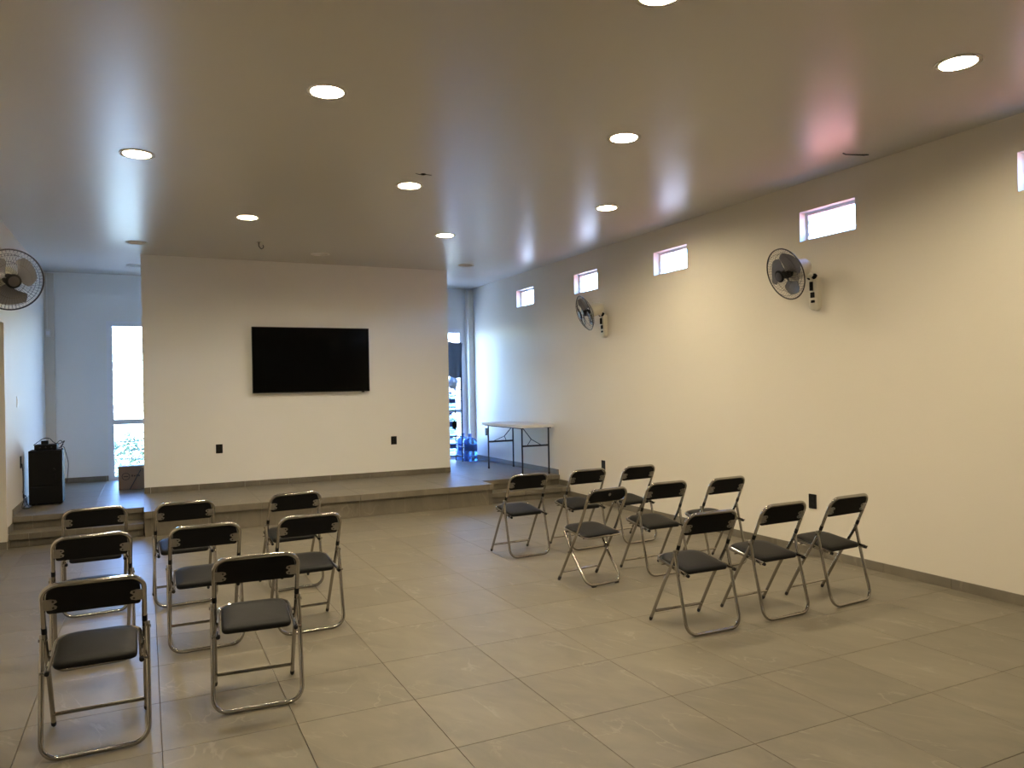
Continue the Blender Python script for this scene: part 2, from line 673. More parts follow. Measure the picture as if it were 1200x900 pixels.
stage = MB()
stage.box(PX0 + .012, YP + .012, -.02, PX1 - .012, YB, ZS - TT)
stage.box(XL, YS2 + .02, -.02, XR, YB + TH, ZS - TT - .001)
stage = struct(stage.build('stage_platform', 'concrete'), 'low tiled stage platform in front of the stage wall')
for (ya, yb) in grid(YP, YB, YP):
    for (xa, xb) in grid(PX0, PX1, TX):
        put_tile('tile', xa, ya, xb, yb, ZS, stage)
for (X0, X1) in ((XL, PX0), (PX1, XR)):
    for (ya, yb) in grid(YS2, YB, YP):
        for (xa, xb) in grid(X0, X1, TX):
            put_tile('tile', xa, ya, xb, yb, ZS, stage)
# front edge of the stage: a thick nosing strip over riser tiles


def front_row(x0, x1, yf, z0, z1, nose, parent, side=0):
    for (xa, xb) in grid(x0, x1, TX):
        a, b = xa + GAP / 2, xb - GAP / 2
        MB().rbox(a, yf - .030, z1 - nose, b, yf + .014, z1 - .0005, .002, 1).build('nosing_tile', 'tile', parent)
        MB().rbox(a, yf + .008, z0, b, yf + .022, z1 - nose - .003, .0015, 1).build('riser_tile', 'tile', parent)


front_row(PX0, PX1, YP, 0, ZS, .078, stage)
for s, x in ((-1, PX0), (1, PX1)):     # returns at both ends of the platform
    a, b = sorted((x - s * .014, x + s * .004))
    MB().rbox(a, YP, ZS - .078, b, YS2 + .01, ZS - .0005, .002, 1).build('nosing_tile', 'tile', stage)
    a, b = sorted((x - s * .022, x - s * .008))
    MB().rbox(a, YP + .02, 0, b, YS2 + .01, ZS - .081, .0015, 1).build('riser_tile', 'tile', stage)
for i, (X0, X1) in enumerate(((XL, PX0), (PX1, XR))):
    front_row(X0 + .006, X1 - .006, YS2, ZS / 2, ZS, .062, stage)
    st = MB().box(X0 + .006, YS1 + .02, -.02, X1 - .006, YS2 + .02, ZS / 2 - TT).build('stage_step', 'concrete')
    struct(st, ['single tiled step up to the stage beside the left wall', 'single tiled step up to the stage beside the right wall'][i])
    for (xa, xb) in grid(X0 + .006, X1 - .006, TX):
        put_tile('tile', xa, YS1 + .014, xb, YS2 + .008, ZS / 2, st)
    front_row(X0 + .006, X1 - .006, YS1, 0, ZS / 2, .062, st)

# skirting
SK = .078


def skirting(name, label, runs):
    """runs: (x0,y0,x1,y1,nx,ny,z) straight pieces cut into 60 cm tiles"""
    root = None
    for (x0, y0, x1, y1, nx, ny, z) in runs:
        horiz = abs(x1 - x0) > abs(y1 - y0)
        for (a, b) in (grid(x0, x1, TX) if horiz else grid(y0, y1, TY)):
            a, b = a + GAP / 2, b - GAP / 2
            m = MB()
            if horiz:
                ya, yb = sorted((y0, y0 + ny * .011))
                m.rbox(a, ya, z, b, yb, z + SK, .0015, 1)
            else:
                xa, xb = sorted((x0, x0 + nx * .011))
                m.rbox(xa, a, z, xb, b, z + SK, .0015, 1)
            if root is None:
                root = empty(name)
                struct(root, label)
            m.build('skirting_tile', 'skirting_tile', root)
    return root


skirting('baseboard_right', 'tile skirting along the right wall', [(XR, YF, XR, YS1, -1, 0, 0), (XR, YS2 + .01, XR, YB - .151, -1, 0, ZS), (XR, YS1 + .01, XR, YS2, -1, 0, ZS / 2)])
skirting('baseboard_stage', 'tile skirting along the stage wall', [(WX0, YW, WX1, YW, 0, -1, ZS)])
skirting('baseboard_back', 'tile skirting along the back wall', [(XL + .13, YB, LDOOR[0], YB, 0, -1, ZS), (LDOOR[1], YB, RDOOR[0], YB, 0, -1, ZS), (RDOOR[1], YB, XR - .11, YB, 0, -1, ZS), (XR - .11, YB - .14, XR, YB - .14, 0, -1, ZS)])
skirting('baseboard_left', 'tile skirting stepping up along the left wall', [(XL, YF, XL, OPEN[0], 1, 0, 0), (XL, OPEN[1], XL, YS1, 1, 0, 0), (XL, YS1 + .01, XL, YS2, 1, 0, ZS / 2), (XL, YS2 + .01, XL, YB - .05, 1, 0, ZS), (XL - .2, OPEN[1], XL, OPEN[1], 0, -1, 0)])

# ------------------------------------------------------------------ windows


def small_window(idx, y0, y1, label):
    t = empty('window_%d' % idx, (XR + .105, (y0 + y1) / 2, WZ0))
    struct(t, label)
    w, h = (y1 - y0), WZ1 - WZ0
    f = MB()
    b = .026
    f.box(-.02, -w / 2, 0, .02, w / 2, b).box(-.02, -w / 2, h - b, .02, w / 2, h)
    f.box(-.02, -w / 2, b, .02, -w / 2 + b, h - b).box(-.02, w / 2 - b, b, .02, w / 2, h - b)
    f.build('window_frame', 'white_metal', t)
    n = 2
    bh = (h - 2 * b) / n
    for k in range(n):
        zc = b + bh * (k + .5)
        a = R(24)
        M = Matrix.Translation((-.005, 0, zc)) @ Matrix.Rotation(a, 4, 'Y')
        bl = MB()
        bl.prism([(-.003, -w / 2 + b + .008), (.003, -w / 2 + b + .008), (.003, w / 2 - b - .008), (-.003, w / 2 - b - .008)], -bh * .53, bh * .53, M)
        bl.build('louvre_blade', 'glass', t)
        for s in (-1, 1):
            cl = MB()
            yb = s * (w / 2 - b - .004)
            cl.prism([(-.006, yb - .005), (.006, yb - .005), (.006, yb + .005), (-.006, yb + .005)], -bh * .48, bh * .48, M)
            cl.box(-.022, yb - .004, zc - .006, .0, yb + .004, zc + .006)
            cl.build('louvre_clip', 'aluminium', t)
    return t


WLAB = ['small high louvred window over the rear of the hall', 'small high louvred window cut by the right edge of the photo', 'small high louvred window directly above the nearer wall fan',
        'small high louvred window between the two right-hand wall fans', 'small high louvred window directly above the far wall fan', 'small high louvred window farthest back on the right wall']
for i, (a, b) in enumerate(WIN):
    small_window(i + 1, a, b, WLAB[i])


def tall_window(idx, x0, x1, z0, z1, label, rail):
    t = empty('window_%d' % idx, ((x0 + x1) / 2, YB + .028, z0))
    struct(t, label)
    w, h = x1 - x0, z1 - z0
    b = .080
    f = MB()
    f.box(-w / 2, -.04, 0, -w / 2 + b, .04, h).box(w / 2 - b, -.04, 0, w / 2, .04, h)
    f.box(-w / 2 + b, -.04, 0, w / 2 - b, .04, .05).box(-w / 2 + b, -.04, h - b, w / 2 - b, .04, h)
    f.box(-w / 2 + b, -.035, rail - .036, w / 2 - b, .035, rail + .036)
    f.build('window_frame', 'white_metal', t)
    for (a, c, n) in ((.05, rail - .036, 6), (rail + .036, h - b, 11)):
        bh = (c - a) / n
        for k in range(n):
            zc = a + bh * (k + .5)
            M = Matrix.Translation((0, 0, zc)) @ Matrix.Rotation(R(-14), 4, 'X')
            bl = MB()
            bl.prism([(-w / 2 + b + .006, -.003), (w / 2 - b - .006, -.003), (w / 2 - b - .006, .003), (-w / 2 + b + .006, .003)], -bh * .52, bh * .52, M)
            bo = bl.build('louvre_blade', 'glass', t)
            be = MB()
            be.prism([(-w / 2 + b + .006, -.0042), (w / 2 - b - .006, -.0042), (w / 2 - b - .006, .0042), (-w / 2 + b + .006, .0042)], -bh * .52 - .006, -bh * .52 + .006, M)
            be.build('blade_edge', 'glass_edge', bo)
            cl = MB()
            for s in (-1, 1):
                xb = s * (w / 2 - b - .003)
                cl.prism([(xb - .004, -.008), (xb + .004, -.008), (xb + .004, .008), (xb - .004, .008)], -bh * .40, bh * .40, M)
                cl.box(xb - .006, -.02, zc - bh * .5, xb + .006, -.008, zc - bh * .5 + .012)
            cl.build('louvre_clip', 'aluminium', t)
    return t


tall_window(7, LDOOR[0], LDOOR[1], ZS, LDOOR[3], 'tall white louvred window left of the stage wall', 1.19 - ZS)
tall_window(8, RDOOR[0], RDOOR[1], ZS, RDOOR[3], 'tall white louvred window right of the stage wall behind the rack', 1.19 - ZS)

# ------------------------------------------------------------------ folding chairs
FY = .20      # front feet
RY = -.22     # rear bar
W1, W2 = .205, .217
TR = .0112


def seat_pad(t, wide=.171, shift=0.0):
    """padded vinyl seat, sloping back; outline rounded at the front"""
    n = 40
    yr, yf = -.165 + shift, .168 + shift

    def zc(y):
        return .402 + (y - yr) / (yf - yr) * .048
    out = []
    for (x, y) in rrect(-wide, yr, wide, yf, (.03, .03, .085, .085), 9):
        out.append((x, y))
    m = MB()
    cx, cy = 0, (yr + yf) / 2
    rings = [(.985, -.015), (1.008, -.006), (1.008, .003), (.985, .010), (.93, .0145), (.65, .0175), (.25, .0185)]
    vs_, fs = [], []
    k = len(out)
    for (sc, dz) in rings:
        for (x, y) in out:
            yy = cy + (y - cy) * sc
            vs_.append((x * sc, yy, zc(yy) + dz))
    for i in range(len(rings) - 1):
        for j in range(k):
            fs.append((i * k + j, i * k + (j + 1) % k, (i + 1) * k + (j + 1) % k, (i + 1) * k + j))
    fs.append(tuple(range(k - 1, -1, -1)))
    fs.append(tuple(range((len(rings) - 1) * k, len(rings) * k)))
    m.add(vs_, fs)
    return m.build('seat', 'black_vinyl', t, True, 60), zc, yr, yf


def back_pose(z):
    """centre line of the upper frame: y at height z"""
    return -.105 + (z - .52) * (-.226 + .105) / (.785 - .52)


def make_chair():
    t = empty('folding_chair')
    fp = [(-W1, FY, .014), (-W1, .045, .285), (-W1, -.105, .52), (-W1, -.226, .785), (W1, -.226, .785), (W1, -.105, .52), (W1, .045, .285), (W1, FY, .014)]
    MB().tube(fillet(fp, [.5, .5, .068, .068, .5, .5], 7), TR, 10).build('back_frame', 'chrome', t, True)
    rp = [(-W2, -.098, .532), (-W2, -.150, .30), (-W2, RY, .0125), (W2, RY, .0125), (W2, -.150, .30), (W2, -.098, .532)]
    MB().tube(fillet(rp, [.6, .075, .075, .6], 7), TR, 10).build('rear_leg_frame', 'chrome', t, True)
    yb = FY - .037
    MB().tube([(-W1, yb, .074), (W1, yb, .074)], .0098, 8).build('crossbar', 'chrome', t, True)
    for s in (-1, 1):
        d = Vector((0, FY - .045, .014 - .285)).normalized()
        p = Vector((s * W1, FY, .014))
        MB().tube([p - d * .018, p + d * .004, p + d * .0115], [.0118, .0118, .008], 10).build('foot_tip', 'rubber', t, True)
        MB().tube([(s * W2, -.101, .520), (s * W2, -.0975, .536), (s * W2, -.0965, .541)], [.0118, .0118, .007], 10).build('leg_cap', 'grey_steel', t, True)
        MB().tube([(s * W1, back_pose(.548), .548), (s * W1, back_pose(.578), .578)], TR + .0012, 10).build('sleeve', 'black_plastic', t, True)
        MB().tube([(s * (W1 - .012), -.101, .512), (s * (W2 + .014), -.101, .512)], .007, 8).build('pivot_bolt', 'chrome', t, True)
    seat, zc, yr, yf = seat_pad(t)
    rail = [(-.190, yr - .030, zc(yr) - .012), (-.1865, -.06, zc(-.06) - .008), (-.181, yf + .009, zc(yf) - .008), (.181, yf + .009, zc(yf) - .008), (.1865, -.06, zc(-.06) - .008), (.190, yr - .030, zc(yr) - .012)]
    rl = MB().tube(fillet(rail, [.3, .075, .075, .3], 6), .0100, 8, flat=1.35).build('seat_rail', 'chrome', t, True)
    for s in (-1, 1):
        MB().tube([(s * .1893, yr - .022, zc(yr) - .0115), (s * .1905, yr - .040, zc(yr) - .0138)], .0110, 8).build('rail_cap', 'black_plastic', rl, True)
        MB().tube([(s * .185, yr - .026, zc(yr) - .012), (s * (W2 + .003), yr - .026, zc(yr) - .012)], .0055, 8).build('hinge_pin', 'chrome', t, True)
        MB().tube([(s * .180, .060, zc(.06) - .020), (s * (W1 + .004), .060, zc(.06) - .020)], .0055, 8).build('hinge_pin', 'chrome', t, True)
    # backrest board in the plane of the upper frame
    ez = Vector((0, -.226 + .105, .785 - .52)).normalized()       # up along the frame
    ex = Vector((1, 0, 0))
    en = ex.cross(ez)                                             # towards the rear (-y)
    if en.y > 0:
        en = -en
    o = Vector((0, back_pose(.785), .785))
    M = Matrix(((ex.x, ez.x, en.x, o.x), (ex.y, ez.y, en.y, o.y), (ex.z, ez.z, en.z, o.z), (0, 0, 0, 1)))
    m = MB()
    # board with a soft front cushion
    base = rrect(-.190, -.152, .190, -.010, (.012, .012, .056, .056), 6)
    lay = [(.93, -.026), (.985, -.022), (1.0, -.012), (1.0, .004), (.99, .007)]
    vs_, fs = [], []
    k = len(base)
    for sc, d in lay:
        for (x, y) in base:
            vs_.append(M @ Vector((x * sc, -.081 + (y + .081) * sc, d)))
    for i in range(len(lay) - 1):
        for j in range(k):
            fs.append((i * k + j, i * k + (j + 1) % k, (i + 1) * k + (j + 1) % k, (i + 1) * k + j))
    fs += [tuple(range(k - 1, -1, -1)), tuple(range((len(lay) - 1) * k, len(lay) * k))]
    m.add(vs_, fs)
    bk = m.build('backrest', 'black_board', t, True, 35)
    for s in (-1, 1):
        pl = []
        for (x, y) in [(.207, -.128), (.170, -.130), (.150, -.124), (.146, -.112), (.156, -.105), (.162, -.100), (.156, -.095), (.146, -.088), (.150, -.076), (.170, -.070), (.207, -.072)]:
            pl.append((s * x, y))
        MB().prism(pl, .0065, .0095, M).build('bracket', 'grey_steel', bk)
        for yy in (-.117, -.083):
            hs = MB()
            hs.lathe([(.0048, .0095), (.0048, .0115), (.002, .0125)], 10, M @ Matrix.Translation((s * .162, yy, 0)))
            hs.build('screw', 'dark_steel', bk)
    return t


def make_other_chair():
    """the odd one: legs crossing below the seat, plate-rimmed seat, round badge"""
    t = empty('folding_chair')
    w = .203
    fp = [(-w, .19, .014), (-w, -.08, .46), (-w, -.175, .655), (-w, -.225, .785), (w, -.225, .785), (w, -.175, .655), (w, -.08, .46), (w, .19, .014)]
    MB().tube(fillet(fp, [.5, .5, .07, .07, .5, .5], 7), TR, 10).build('back_frame', 'chrome', t, True)
    q = .182
    rp = [(-q, .135, .415), (-q, .02, .235), (-q, -.16, .016), (q, -.16, .016), (q, .02, .235), (q, .135, .415)]
    MB().tube(fillet(rp, [.5, .07, .07, .5], 7), TR, 10).build('rear_leg_frame', 'chrome', t, True)
    MB().tube([(-w, .155, .075), (w, .155, .075)], .009, 8).build('crossbar', 'chrome', t, True)
    for s in (-1, 1):
        d = Vector((0, .27, -.446)).normalized()
        p = Vector((s * w, .19, .014))
        MB().tube([p - d * .03, p + d * .004, p + d * .011], [.0132, .0132, .010], 10).build('foot_tip', 'rubber', t, True)
        MB().rbox(s * .12 - .02, -.172, 0, s * .12 + .02, -.148, .012, .003, 1).build('foot_pad', 'rubber', t)
        MB().tube([(s * (q - .016), .040, .262), (s * (w + .016), .040, .262)], .007, 8).build('pivot_bolt', 'dark_steel', t, True)
        MB().tube([(s * (q - .01), -.06, .418), (s * (w + .014), -.06, .418)], .006, 8).build('hinge_pin', 'chrome', t, True)
    seat, zc, yr, yf = seat_pad(t, .176, .01)
    k = rrect(-.183, yr - .008, .183, yf + .006, (.034, .034, .09, .09), 9)
    MB().tube([(x, y, zc(y) - .004) for (x, y) in k], .0085, 8, True).build('seat_rim', 'chrome', t, True)
    MB().tube([(-q, .12, zc(.12) - .03), (q, .12, zc(.12) - .03)], .007, 8).build('seat_support', 'chrome', t, True)
    ez = Vector((0, -.05, .13)).normalized()
    ex = Vector((1, 0, 0))
    en = ex.cross(ez)
    if en.y > 0:
        en = -en
    o = Vector((0, -.225, .785))
    M = Matrix(((ex.x, ez.x, en.x, o.x), (ex.y, ez.y, en.y, o.y), (ex.z, ez.z, en.z, o.z), (0, 0, 0, 1)))
    m = MB()
    base = rrect(-.188, -.100, .188, -.008, (.036, .036, .050, .050), 6)
    lay = [(.93, -.024), (.985, -.02), (1.0, -.01), (1.0, .006), (.97, .012), (.9, .014)]
    vs_, fs = [], []
    n = len(base)
    for sc, d in lay:
        for (x, y) in base:
            vs_.append(M @ Vector((x * sc, -.054 + (y + .054) * sc, d)))
    for i in range(len(lay) - 1):
        for j in range(n):
            fs.append((i * n + j, i * n + (j + 1) % n, (i + 1) * n + (j + 1) % n, (i + 1) * n + j))
    fs += [tuple(range(n - 1, -1, -1)), tuple(range((len(lay) - 1) * n, len(lay) * n))]
    m.add(vs_, fs)
    bk = m.build('backrest', 'black_board', t, True, 35)
    MB().lathe([(.013, .013), (.013, .0165), (.009, .0175)], 16, M @ Matrix.Translation((.01, -.040, 0))).build('badge', 'grey_steel', bk, True)
    MB().tube([M @ Vector((-w, -.108, 0)), M @ Vector((w, -.108, 0))], .007, 8).build('back_rail', 'chrome', t, True)
    return t


GL, GR = 'folding chairs left of the aisle', 'folding chairs right of the aisle'
CHAIRS = [  # rear bar centre, heading, label, group
    ((-.224, 3.93), 0, 'black and chrome folding chair nearest the camera, at the lower left corner', GL),
    ((-.299, 5.19), 4, 'black and chrome folding chair in the left file, between the nearest chair and the farthest', GL),
    ((-.346, 6.39), 4, 'black and chrome folding chair nearest the black audio cabinet and left step', GL),
    ((.50, 4.075), -4, 'black and chrome folding chair, front one of the second file from the left', GL),
    ((.330, 5.17), 0, 'black and chrome folding chair in the middle of the second file from the left', GL),
    ((.264, 6.34), 3, 'black and chrome folding chair, rearmost of the second file from the left', GL),
    ((.990, 5.20), 2, 'black and chrome folding chair at the aisle left of the bare floor, nearer one', GL),
    ((1.10, 6.38), 5, 'black and chrome folding chair at the aisle nearest the platform front', GL),
    ((3.292, 6.46), 3, 'black and chrome folding chair in front of the table, leftmost on the right side', GR),
    ((3.965, 6.47), 3, 'black and chrome folding chair in the back row, right behind the odd chair', GR),
    ((3.345, 5.24), 8, 'folding chair with chrome-rimmed seat, legs crossing below it, round badge on backrest', GR),
    ((4.57, 6.46), 5, 'black and chrome folding chair farthest back along the right wall', GR),
    ((4.0, 5.25), 1, 'black and chrome folding chair in the middle row between the odd chair and wall chair', GR),
    ((4.63, 5.21), 4, 'black and chrome folding chair of the middle row closest to the right wall', GR),
    ((3.309, 3.88), -1, 'black and chrome folding chair of the nearest right row, on the aisle', GR),
    ((3.959, 3.89), 2, 'black and chrome folding chair in the middle of the nearest right row', GR),
    ((4.605, 3.90), 4, 'rightmost black and chrome folding chair, below the black wall socket', GR),
]
chair0 = make_chair()
odd = make_other_chair()
first = True
for i, ((x, y), h, lab, grp) in enumerate(CHAIRS):
    if i == 10:
        o = odd
        back = .16
    else:
        o = chair0 if first else copy_tree(chair0)
        first = False
        back = .22
    a = R(h)
    o.location = (x - math.sin(a) * back, y + math.cos(a) * back, 0)
    o.rotation_euler = (0, 0, a)
    tag(o, lab, 'chair', grp)

# ------------------------------------------------------------------ television
tv = empty('television', (2.20, YW - .001, 1.60))
tw, thh = 1.682, .945
MB().rbox(-tw / 2, -.082, 0, tw / 2, -.045, thh, .004, 2).build('housing', 'silver_plastic', tv)
MB().rbox(-tw / 2 + .003, -.0845, .003, tw / 2 - .003, -.070, thh - .003, .002, 1).build('bezel', 'black_plastic', tv)
MB().box(-tw / 2 + .012, -.0855, .018, tw / 2 - .012, -.083, thh - .012).build('screen', 'screen', tv)
MB().rbox(-.30, -.046, .22, .30, 0, .66, .005, 1).build('wall_bracket', 'dark_steel', tv)
MB().rbox(.72, -.085, -.012, .76, -.06, .002, .002, 1).build('sensor', 'black_plastic', tv)
tag(tv, 'large black flat-screen television mounted on the cream stage wall', 'television')

# ------------------------------------------------------------------ wall fans


def make_fan(name, mount, ny, head, n, label, roll=0.0, blade0=0.0):
    """mount: point on wall (top of wall plate), ny: inward wall normal, head: cage centre, n: blowing direction"""
    t = empty(name, mount)
    O = Vector(mount)
    inv = Matrix.Translation(-O)
    nx = Vector((ny, 0, 0))
    side = Vector((0, 1, 0))
    # wall plate
    Mw = Matrix(((0, 0, nx.x, O.x), (1, 0, 0, O.y), (0, 1, 0, O.z), (0, 0, 0, 1)))
    m = MB()
    out = rrect(-.046, -.30, .046, .012, (.044, .044, .03, .03), 6)
    lay = [(1.0, 0), (1.0, .046), (.94, .056), (.8, .060)]
    vs_, fs = [], []
    k = len(out)
    for sc, d in lay:
        for (x, y) in out:
            vs_.append(inv @ (Mw @ Vector((x * sc, -.144 + (y + .144) * (1 - (1 - sc) * .45), d))))
    for i in range(len(lay) - 1):
        for j in range(k):
            fs.append((i * k + j, i * k + (j + 1) % k, (i + 1) * k + (j + 1) % k, (i + 1) * k + j))
    fs += [tuple(range(k - 1, -1, -1)), tuple(range((len(lay) - 1) * k, len(lay) * k))]
    m.add(vs_, fs)
    pl = m.build('wall_plate', 'off_white_plastic', t, True, 50)
    MB().prism(rrect(-.024, -.185, .020, -.135, .005, 3), .056, .068, inv @ Mw).build('speed_switch', 'black_plastic', pl)
    MB().prism(rrect(-.026, -.232, .016, -.208, .006, 3), .056, .067, inv @ Mw).build('swing_switch', 'black_plastic', pl)
    for s in (-1, 1):
        MB().lathe([(.026, 0), (.026, .018), (.02, .024)], 18, inv @ Mw @ Matrix.Translation((s * .027, .004, .056)) @ Matrix.Rotation(R(-30), 4, 'X')).build('tilt_knob', 'black_plastic', pl, True)
    # head
    n = Vector(n).normalized()
    Hc = Vector(head)
    upv = Vector((0, 0, 1))
    ex = upv.cross(n).normalized()
    ey = n.cross(ex)
    Mh = inv @ Matrix(((ex.x, ey.x, n.x, Hc.x), (ex.y, ey.y, n.y, Hc.y), (ex.z, ey.z, n.z, Hc.z), (0, 0, 0, 1)))
    # motor behind the cage
    mt = MB().lathe([(.02, -.262), (.056, -.256), (.074, -.235), (.082, -.19), (.085, -.13), (.090, -.095), (.07, -.080), (.02, -.075)], 24, Mh).build('motor_housing', 'off_white_plastic', t, True, 50)
    MB().tube([Mh @ Vector((0, .078, -.15)), Mh @ Vector((0, .108, -.15))], .007, 8).build('swing_pin', 'off_white_plastic', mt, True)
    # arm from plate to motor
    a0 = inv @ (O + nx * .03 + Vector((0, 0, -.03)))
    a1 = inv @ (O + nx * .075 + Vector((0, 0, .02)))
    a2 = Mh @ Vector((0, -.06, -.18))
    MB().tube(fillet([a0, a1, a2], .05, 5), .026, 10).build('arm', 'off_white_plastic', t, True)
    MB().tube([a1 + Vector((0, 0, -.06)), a1 + Vector((0, 0, -.14))], .016, 8).build('cord_box', 'black_plastic', t, True)
    # cage
    CR = .236

    def wires(front):
        m_ = MB()
        N_ = 54
        s = 1 if front else -1
        dep = .062 if front else .068
        for q in range(N_):
            a = 2 * PI * q / N_
            tw_ = .5 if front else -.35
            pts = []
            for f in (.0, .2, .45, .7, .9, 1.0):
                rr = .052 + (CR - .052) * f
                z = s * dep * (1 - f ** 2.6) + .006 * s
                aa = a + tw_ * (f - .0) * .35
                pts.append(Mh @ Vector((rr * math.cos(aa), rr * math.sin(aa), z)))
            m_.tube(pts, .00095, 4)
        for f in (.45, .78):
            rr = .052 + (CR - .052) * f
            z = s * dep * (1 - f ** 2.6) + .006 * s
            m_.tube([Mh @ Vector((rr * math.cos(2 * PI * q / 40), rr * math.sin(2 * PI * q / 40), z)) for q in range(40)], .0016, 5, True)
        return m_
    fg = wires(True).build('front_grille', 'grille_wire', t, True)
    MB().lathe([(.056, .066), (.056, .072), (.045, .078), (.0, .079)], 24, Mh).build('centre_badge', 'black_plastic', fg, True)
    MB().lathe([(.04, .0795), (.028, .0815)], 24, Mh).build('badge_disc', 'grille_wire', fg, True)
    wires(False).build('rear_grille', 'grille_wire', t, True)
    MB().tube([Mh @ Vector((CR * math.cos(2 * PI * q / 56), CR * math.sin(2 * PI * q / 56), 0)) for q in range(56)], .0062, 8, True).build('cage_rim', 'rim_plastic', t, True)
    # hub and three broad blades
    MB().lathe([(.02, -.075), (.042, -.05), (.044, -.01), (.036, .018), (.0, .024)], 24, Mh).build('hub', 'black_plastic', t, True)
    for q in range(3):
        a0_ = 2 * PI * q / 3 + blade0
        vs_, fs = [], []
        nu, nv = 9, 7
        for layer in (0, 1):
            for iu in range(nu):
                fu = iu / (nu - 1)
                rr = .035 + .165 * fu
                half = (.26 + .62 * math.sin(min(1, fu * 1.25) * PI / 2)) * (1 - .42 * max(0, fu - .72) / .28)
                for iv in range(nv):
                    fv = iv / (nv - 1) * 2 - 1
                    aa = a0_ + fv * half + fu * .30
                    z = -.02 + fv * .026 * (1 - .25 * fu) + .012 * (fv * fv) + (.0022 if layer else 0)
                    vs_.append(Mh @ Vector((rr * math.cos(aa), rr * math.sin(aa), z)))
        L = nu * nv
        for iu in range(nu - 1):
            for iv in range(nv - 1):
                a, b, c, d = iu * nv + iv, (iu + 1) * nv + iv, (iu + 1) * nv + iv + 1, iu * nv + iv + 1
                fs.append((a, b, c, d))
                fs.append((L + d, L + c, L + b, L + a))
        rim = [i for i in range(nv)] + [iu * nv + nv - 1 for iu in range(1, nu)] + [(nu - 1) * nv + nv - 1 - i for i in range(1, nv)] + [iu * nv for iu in range(nu - 2, 0, -1)]
        for i in range(len(rim)):
            a, b = rim[i], rim[(i + 1) % len(rim)]
            fs.append((a, b, L + b, L + a))
        m_ = MB()
        m_.add(vs_, fs)
        m_.build('blade', 'smoke_plastic', t, True, 50)
    # pull cord
    return tag(t, label, 'fan', 'oscillating wall fans')


make_fan('wall_fan', (XR, 5.06, 2.578), -1, (5.235, 5.09, 2.60), (-.92, .12, -.33), 'black and cream wall fan on the right wall, the nearer one, under a window', blade0=.5)
make_fan('wall_fan', (XR, 8.63, 2.565), -1, (5.235, 8.575, 2.58), (-.92, .22, -.33), 'black and cream wall fan farther along the right wall', blade0=1.1)
make_fan('wall_fan', (XL, 7.20, 2.56), 1, (-.935, 7.02, 2.535), (.42, -.86, -.26), 'wall fan high on the left, cut by the left edge of the photo', blade0=.35)

# ------------------------------------------------------------------ sockets and switches


def wall_plate_dev(name, loc, axis, s, w, h, m, label, cat, style):
    """axis 'x': on a side wall facing s; axis 'y': on a wall facing -y"""
    t = empty(name, loc)
    if axis == 'y':
        M = Matrix(((1, 0, 0, 0), (0, 0, -1, 0), (0, 1, 0, 0), (0, 0, 0, 1)))
    else:
        M = Matrix(((0, 0, s, 0), (1, 0, 0, 0), (0, 1, 0, 0), (0, 0, 0, 1)))
    MB().prism(rrect(-w / 2, -h / 2, w / 2, h / 2, .006, 3), 0, .007, M).build('plate', m, t)
    if style == 'socket':
        for dz in (-.024, .024):
            r_ = MB().prism(rrect(-.017, dz - .014, .017, dz + .014, .005, 3), .0068, .0092, M).build('receptacle', m, t)
            sl = MB()
            sl.prism([(-.008, dz - .004), (-.005, dz - .004), (-.005, dz + .006), (-.008, dz + .006)], .009, .0096, M)
            sl.prism([(.005, dz - .004), (.008, dz - .004), (.008, dz + .006), (.005, dz + .006)], .009, .0096, M)
            sl.build('slots', 'rubber', r_)
    else:
        MB().prism(rrect(-w * .22, -h * .28, w * .22, h * .28, .004, 3), .0068, .0105, M).build('rocker', m, t)
    return tag(t, label, cat)


wall_plate_dev('wall_socket', (.915, YW, .84), 'y', 1, .088, .125, 'socket_black', 'black wall socket low on the left half of the stage wall', 'socket', 'socket')
wall_plate_dev('wall_socket', (3.425, YW, .838), 'y', 1, .088, .125, 'socket_black', 'black wall socket low on the right half of the stage wall', 'socket', 'socket')
wall_plate_dev('wall_socket', (XR, 5.16, .505), 'x', -1, .088, .135, 'socket_black', 'black socket low on the right wall beside the rightmost chair', 'socket', 'socket')
wall_plate_dev('wall_socket', (XR, 8.75, .535), 'x', -1, .088, .135, 'socket_black', 'black socket on the right wall behind a back-row chair', 'socket', 'socket')
wall_plate_dev('wall_socket', (XL, 10.66, .84), 'x', 1, .08, .14, 'socket_black', 'dark socket on the left wall beside the black cabinet', 'socket', 'socket')
wall_plate_dev('light_switch', (XL, 10.47, 1.56), 'x', 1, .08, .13, 'white_plastic', 'white light switch on the left wall above the dark socket', 'switch', 'switch')
wall_plate_dev('wall_socket', (XR, 12.672, 0.814), 'x', -1, .088, .135, 'socket_black', 'black socket on the right wall left of the folding table legs', 'socket', 'socket')
# motion sensor in the back left corner with its thin conduit
t = empty('motion_sensor', (XL + .05, YB - .05, 2.56))
MB().rbox(-.035, -.05, -.06, .035, 0, .06, .012, 2).build('body', 'white_plastic', t, True)
MB().rbox(-.024, -.056, -.03, .024, -.048, .03, .006, 2).build('lens', 'white_metal', t, True)
MB().tube([(-.012, -.008, .05), (-.012, -.008, .90)], .006, 6).build('conduit', 'white_plastic', t, True)
tag(t, 'small white motion sensor in the back left corner below a conduit', 'sensor')

